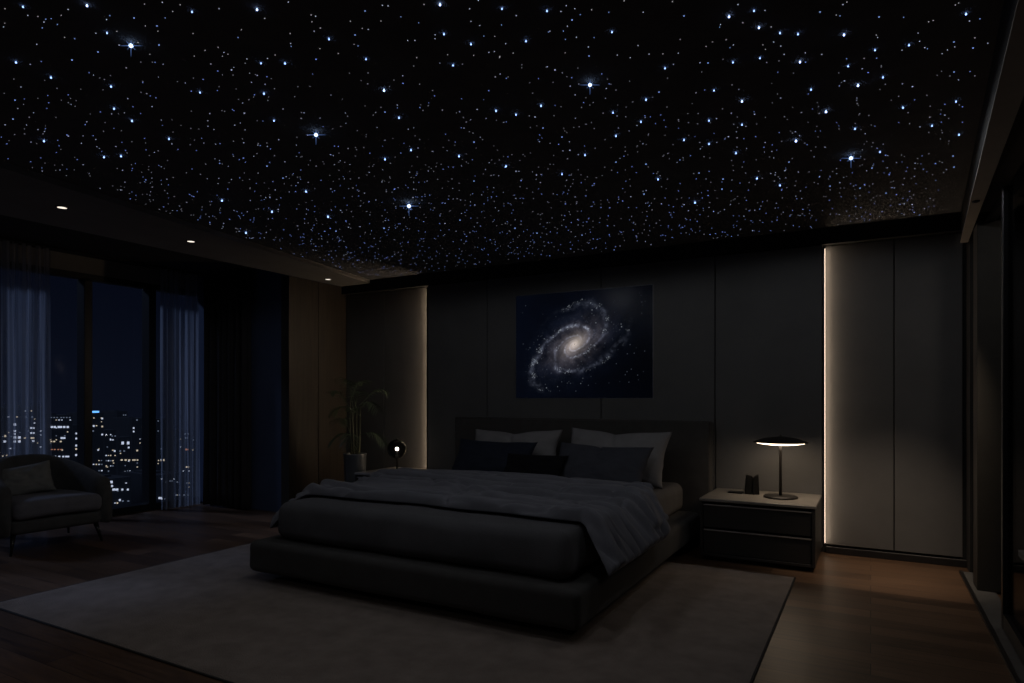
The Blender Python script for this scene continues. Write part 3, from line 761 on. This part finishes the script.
# globe lamp on the left nightstand
gp = at_y(397, 449, 5.42)
t = thing('globe_lamp', 'smoked glass globe lamp with a bright bulb on the left nightstand', 'lamp', (gp[0], gp[1], .478))
gz = gp[2]-.478; gr = .105
obj('base', lathe([(0, 0), (.085, 0), (.088, .004), (.086, .012), (.02, .016), (0, .016)], 40), M['bronze'], t, True)
obj('stem', lathe([(0, .016), (.008, .016), (.007, gz-gr-.006), (.026, gz-gr), (.028, gz-gr+.012), (.012, gz-gr+.02), (.012, gz-.018), (0, gz-.018)], 20), M['bronze'], t, True)
prf = [(max(0, gr*math.sin(a)), -gr*math.cos(a)) for a in [PI*q/24 for q in range(2, 25)]]; prf[-1] = (0, gr)
k = obj('globe', lathe(prf, 40), M['smoke'], t, True); k.location = (0, 0, gz)
k = obj('cap', lathe([(0, gr-.004), (.014, gr-.004), (.012, gr+.008), (0, gr+.012)], 16), M['bronze'], t, True); k.location = (0, 0, gz)
k = obj('bulb', lathe([(0, -.018), (.010, -.015), (.0175, -.004), (.0175, .006), (.011, .015), (0, .019)], 20), M['bulb'], t, True); k.location = (0, 0, gz)

# ------------------------------------------------------------------ palm in a cylindrical pot
pp = Vector((-4.90, 5.32, 0))
t = thing('potted_palm', 'potted palm in a tall cylindrical pot in the left corner', 'plant', pp)
obj('pot', lathe([(0, 0), (.095, 0), (.10, .01), (.122, .63), (.125, .645), (.120, .65), (.112, .645), (.112, .61), (0, .61)], 40), M['pot'], t, True)
obj('soil', lathe([(0, .612), (.06, .625), (.1115, .612)], 24), M['soil'], t, True)
def frond(base, az, length, rise, droop, nl, seed, lw=.0075, ll=.14):
    rnd = random.Random(seed); bm = bmesh.new(); pts_ = []
    dx, dy = math.cos(az), math.sin(az)
    for i in range(15):
        s = i/14
        r = length*(s-.12*s*s); z = rise*s*(1.35-s*.55)-.7*droop*s*s*s
        pts_.append(Vector((base[0]+dx*r, base[1]+dy*r, base[2]+z)))
    tube(bm, pts_, [.0042*(1-.8*i/14)+.0006 for i in range(15)], 5)
    side = Vector((-dy, dx, 0))
    for i in range(nl):
        s = .22+.78*i/(nl-1); f = s*14; a = min(13, int(f)); P = pts_[a].lerp(pts_[a+1], f-a)
        tan = (pts_[min(14, a+1)]-pts_[a]).normalized()
        l_ = ll*(math.sin(PI*min(1, (s-.1)*1.02))**.6 if s < .98 else .4)*rnd.uniform(.85, 1.1)+.02
        for sd in (-1, 1):
            d_ = (side*sd*.78+tan*.62+Vector((0, 0, -.05+rnd.uniform(-.25, .15)))).normalized()
            w_ = d_.cross(Vector((0, 0, 1))).normalized()*lw*.5+Vector((0, 0, lw*.15))
            q0, q1, q2, q3 = P, P+d_*l_*.3+Vector((0, 0, .004)), P+d_*l_*.7-Vector((0, 0, .10*l_)), P+d_*l_-Vector((0, 0, .30*l_))
            vs = [bm.verts.new(p) for p in (q0-w_*.3, q0+w_*.3, q1+w_, q1-w_, q2+w_*.8, q2-w_*.8, q3)]
            bm.faces.new((vs[0], vs[1], vs[2], vs[3])); bm.faces.new((vs[3], vs[2], vs[4], vs[5])); bm.faces.new((vs[5], vs[4], vs[6]))
    return bm
rp = random.Random(3)
fr = [(200, .36, .22, .20, .98), (350, .40, .20, .24, 1.05), (30, .30, .30, .14, 1.1), (150, .28, .42, .10, 1.08), (260, .30, .38, .12, 1.02), (95, .26, .34, .10, 1.15),
      (310, .34, .10, .24, .80), (220, .34, .14, .22, .78), (10, .34, .08, .22, .82), (170, .30, .50, .08, 1.05), (280, .22, .30, .16, .84), (130, .32, .24, .2, .95), (330, .26, .36, .1, 1.02)]
for i, (az, ln, rise, drp, z0) in enumerate(fr):
    z0 += .07 if z0 > .9 else .03
    a = math.radians(az); b0 = Vector((.035*math.cos(a*1.7), .035*math.sin(a*2.3), 0))
    bm = bmesh.new(); tube(bm, [(b0[0], b0[1], .60), (b0[0]*1.2, b0[1]*1.2, .60+(z0-.6)*.5), (b0[0]*1.4+.01*math.cos(a), b0[1]*1.4+.01*math.sin(a), z0)], [.007, .0055, .0045], 6)
    obj('stem', bm, M['stem'], t, True)
    obj('frond', frond((b0[0]*1.4+.01*math.cos(a), b0[1]*1.4+.01*math.sin(a), z0), a, ln, rise, drp, 19, i), M['leaf'], t)

# ------------------------------------------------------------------ armchair
ac = thing('armchair', 'rounded charcoal tub armchair with tapered legs before the window', 'armchair', (-6.22, 2.90, 0), R(-4))
def tub():
    bm = bmesh.new(); npth, ncs = 64, 20; rings = []
    hw, dp_b, dp_f = .375, .36, .33; th = .145
    path = []
    # centre-line: right arm front (+x, +y side) round the back to the left arm front
    Lst = dp_f+.10
    for i in range(npth+1):
        s = i/npth
        a = -PI/2+PI*s      # used for the round back
        tt = s
        ang = PI*(s)        # 0..pi
        # superellipse U
        cx_, sy_ = math.cos(ang), math.sin(ang)
        e = 2/2.8
        y = hw*math.copysign(abs(cx_)**e, cx_)
        x = -(dp_b+dp_f)*abs(sy_)**e+dp_f
        path.append((x, y))
    for i, (x, y) in enumerate(path):
        s = i/npth
        a, b = path[max(0, i-1)], path[min(npth, i+1)]
        tx, ty = b[0]-a[0], b[1]-a[1]; l_ = math.hypot(tx, ty) or 1
        nx_, ny_ = ty/l_, -tx/l_          # outward-ish normal
        q = (dp_f-x)/(dp_b+dp_f)          # 0 front, 1 back
        ztop = .535+.215*(q**1.25)
        zb = .155
        endf = 1 if 0 < i < npth else .0
        edge = min(s, 1-s)
        rnd_ = min(1, q/.10); rr = math.sqrt(max(0, 1-(1-rnd_)**2))
        ztop -= .07*(1-rr); tw = th*(.55+.45*rr)
        ring = []
        H = ztop-zb
        for k in range(ncs):
            th_ = 2*PI*k/ncs; c_, s_ = math.cos(th_), math.sin(th_)
            ee = 2/3.6
            px_ = tw/2*math.copysign(abs(c_)**ee, c_)*(1+.0)
            pz_ = H/2*math.copysign(abs(s_)**ee, s_)
            lean = .05*q*(pz_/H+.2)
            ring.append(bm.verts.new((x+nx_*(px_+lean)*-1, y+ny_*(px_+lean)*-1, zb+H/2+pz_)))
        rings.append(ring)
    for a, b in zip(rings, rings[1:]):
        for k in range(ncs): bm.faces.new((a[k], a[(k+1) % ncs], b[(k+1) % ncs], b[k]))
    bm.faces.new(rings[0][::-1]); bm.faces.new(rings[-1])
    bmesh.ops.recalc_face_normals(bm, faces=bm.faces[:])
    return bm
obj('shell', tub(), M['chair'], ac, True)
obj('seat_base', rbox(-.30, .335, -.335, .335, .16, .275, .04, .06), M['chair'], ac, True)
obj('seat_cushion', rbox(-.27, .375, -.325, .325,   .27, .42, .055, .05, lambda p, n: .012*n[2]*(1-(p[1]/.33)**2)), M['chairseat'], ac, True)
for sx, sy in ((1, 1), (1, -1), (-1, 1), (-1, -1)):
    bm = bmesh.new(); tube(bm, [(.25*sx+(.02 if sx > 0 else 0), .30*sy, .17), (.315*sx, .335*sy, .0)], [.020, .0085], 12)
    obj('leg', bm, M['black'], ac, True)
put_pillow('throw_cushion', 'grey square cushion leaning inside the armchair', .42, .29, .14, (-6.34, 2.82, .545), R(-24), R(68), 'cush', 0, 15, roll=R(-9), n=32, cat='cushion')

# ------------------------------------------------------------------ galaxy picture
GX0, GX1, GZ0, GZ1 = at_y(516.5, 340, YB-.08)[0], at_y(653, 340, YB-.08)[0], CH, 2.275
def galaxy():
    W, H = 380, 274; me = bpy.data.meshes.new('print')
    gw, gh = GX1-GX0, GZ1-GZ0
    vs = []; fs = []; cols = []
    rg = random.Random(9)
    img = [[(.0025, .0040, .0115) for _ in range(W+1)] for _ in range(H+1)]
    cxn, czn = .455, .505
    rot = math.radians(34)
    for j in range(H+1):
        for i in range(W+1):
            u, v = i/W, j/H
            X = (u-cxn)*gw/gh/1.1; Z = (v-czn)/1.06
            a = X*math.cos(rot)+Z*math.sin(rot); b = (-X*math.sin(rot)+Z*math.cos(rot))/.60
            r = math.hypot(a, b); th = math.atan2(b, a)
            nz = fb(X*7, Z*7, 2, 4); n2 = fb(X*24, Z*24, 5, 3); n3 = fb(X*60, Z*60, 8, 2)
            q_ = 1-.62*u; col = [.0012*q_, .0017*q_, .0036*q_]
            cl = max(0, .5+.5*fb(X*2.2, Z*2.2, 11, 3)); 
            for q, c0 in enumerate((.0003*q_, .0009*q_, .0028*q_)): col[q] += c0*cl
            if r > .005:
                lr = math.log(r/.05)
                ph = th-lr*2.8+.35*nz
                cl3 = math.cos(3*(ph+3.25)/1.0)
                arm = max(0, .5+.5*cl3)**(5+7*min(1, r/.3))+.35*max(0, math.cos(7*(ph+1.2*n2)))**4*(1 if r < .3 else .3)
                which = math.cos((ph+3.25))          # the brightest of the three arms
                arm *= .62+.38*max(0, which)
                dust = max(0, math.cos(1.5*(ph+4.0)))**8
                fall = math.exp(-(r/.25)**2)*.8+.24*math.exp(-((r-.40)/.14)**2)
                fall *= 1 if r < .55 else math.exp(-((r-.55)/.04)**2)
                e = .8*arm*fall*(.12+1.0*max(0, .35+n2+.5*nz))
                e *= 1+.9*max(0, n3)
                col[0] += e*.19; col[1] += e*.215; col[2] += e*.30
                g = 1.0*math.exp(-(r/.068)**1.5)
                h = math.exp(-(r/.20)**2)*(.62+.5*nz+.3*n2)*(1-.55*dust*min(1, r/.05))
                col[0] += g*.50+h*.125; col[1] += g*.42+h*.105; col[2] += g*.35+h*.105
                hz = math.exp(-(r/.36)**2)*(.8+.8*nz)
                col[0] += hz*.006; col[1] += hz*.009; col[2] += hz*.020
            img[j][i] = tuple(col)
    # stars along the arms
    def splat(u, v, s, c, rad):
        ci, cj = u*W, v*H
        for j in range(int(cj-rad*2), int(cj+rad*2)+2):
            for i in range(int(ci-rad*2), int(ci+rad*2)+2):
                if 0 <= i <= W and 0 <= j <= H:
                    g = s*math.exp(-((i-ci)**2+(j-cj)**2)/(rad*rad))
                    o_ = img[j][i]; img[j][i] = tuple(o_[q]+c[q]*g for q in range(3))
    for _ in range(1900):
        r = .09+.47*rg.random()**.75; lr = math.log(r/.05)
        off = rg.choice((-3.25, -3.25, -5.34, -1.16)) if rg.random() < .85 else rg.uniform(0, 6.28)
        th = off+lr*2.8+rg.gauss(0, .15)
        if fb(r*9*math.cos(th), r*9*math.sin(th), 3, 2) < .05+.1*rg.random(): continue
        a, b = r*math.cos(th), r*math.sin(th)*.60
        X = a*math.cos(rot)-b*math.sin(rot); Z = a*math.sin(rot)+b*math.cos(rot)
        splat(cxn+X*1.1*gh/gw, czn+Z*1.06, rg.choice((.03, .04, .06, .10, .26)), (.8, .88, 1), rg.choice((.8, .9, 1.1)))
    for _ in range(90):
        splat(rg.uniform(.05, .95), rg.uniform(.06, .94), rg.choice((.03, .05, .12)), (.7, .8, 1), .8)
    for j in range(H+1):
        for i in range(W+1): vs.append((gw*i/W, 0, gh*j/H)); cols.extend(img[j][i]+(1,))
    for j in range(H):
        for i in range(W):
            a = j*(W+1)+i; fs.append((a, a+1, a+W+2, a+W+1))
    me.from_pydata(vs, [], fs); at = me.color_attributes.new('Print', 'FLOAT_COLOR', 'POINT'); at.data.foreach_set('color', cols)
    m, nt, out = new_mat('backlit_print')
    an = N(nt, 'ShaderNodeAttribute', attribute_name='Print'); e = N(nt, 'ShaderNodeEmission', inputs={'Strength': 1.0})
    g = N(nt, 'ShaderNodeBsdfGlossy', inputs={'Roughness': .25}); g.inputs[0].default_value = (.006, .006, .006, 1)
    ad = N(nt, 'ShaderNodeAddShader'); L(nt, an.outputs['Color'], e.inputs[0]); L(nt, e.outputs[0], ad.inputs[0]); L(nt, g.outputs[0], ad.inputs[1]); L(nt, ad.outputs[0], out.inputs[0])
    m.cycles.emission_sampling = 'NONE'
    me.materials.append(m); return me
t = thing('galaxy_picture', 'framed backlit picture of a spiral galaxy above the headboard', 'picture', (GX0, YB-.056, GZ0))
g = bpy.data.objects.new('print', galaxy()); COL.objects.link(g); g.parent = t; g.location = (0, -.030, 0)
w_, h_ = GX1-GX0, GZ1-GZ0
obj('backing', B(.002, w_-.002, -.028, 0, .002, h_-.002), M['black'], t)
bm = bmesh.new()
for a in ((-.008, w_+.008, -.036, 0, h_, h_+.008), (-.008, w_+.008, -.036, 0, -.008, 0), (-.008, 0, -.036, 0, 0, h_), (w_, w_+.008, -.036, 0, 0, h_)): box(bm, *a)
obj('frame', bm, mat('picture_frame', (.10, .10, .11), .4, .1), t)

# ------------------------------------------------------------------ light: night sky, moonlight, added fill sun and fill lamps
w = bpy.data.worlds.new('night'); S.world = w; w.use_nodes = True
nt = w.node_tree; bg = nt.nodes['Background']
tc = N(nt, 'ShaderNodeTexCoord'); sx = N(nt, 'ShaderNodeSeparateXYZ'); L(nt, tc.outputs['Generated'], sx.inputs[0])
cr = N(nt, 'ShaderNodeValToRGB'); e = cr.color_ramp.elements
e[0].position, e[0].color = .0, (.0062, .0085, .0175, 1); e[1].position, e[1].color = .30, (.0008, .0020, .0070, 1)
L(nt, sx.outputs[2], cr.inputs[0]); L(nt, cr.outputs[0], bg.inputs[0]); bg.inputs[1].default_value = .55
moon = bpy.data.lights.new('moonlight', 'SUN'); moon.energy = .58; moon.angle = R(8); moon.color = (.52, .66, 1)
mo = bpy.data.objects.new('moonlight', moon); COL.objects.link(mo)
mo.rotation_euler = Vector((1, .35, -.74)).to_track_quat('-Z', 'Y').to_euler()
sg_ = bpy.data.lights.new('facade_fill', 'SUN'); sg_.energy = .32; sg_.angle = R(30); sg_.color = (.6, .75, 1)  # added sun that lifts the dark tower facades
so_ = bpy.data.objects.new('facade_fill', sg_); COL.objects.link(so_)
so_.rotation_euler = Vector((-1, .2, -.12)).to_track_quat('-Z', 'Y').to_euler()
# added dim fill lamps out of view, behind the viewer and beyond the door
for x, y, pw, c, lab, gp_ in ((-1.0, -.9, 1.5, (1, .82, .68), 'added fill lamp behind the viewer', 'added fill lamps'), (-3.3, -.9, 1.5, (1, .86, .76), 'added fill lamp behind the viewer', 'added fill lamps'),
        (1.35, 4.9, 2.5, (1, .88, .76), 'added fill lamp in the room beyond the glass door', None)):
    t = thing('added_lamp', lab, 'lamp', (x, y, ZC), group=gp_)
    obj('housing', lathe([(0, 0), (.2, 0), (.2, -.03), (.19, -.034), (0, -.034)], 32), M['black'], t)
    l = bpy.data.lights.new('fill_light', 'AREA'); l.shape = 'DISK'; l.size = .36; l.energy = pw; l.color = c
    lo = bpy.data.objects.new('fill_light', l); COL.objects.link(lo); lo.parent = t; lo.location = (0, 0, -.04)
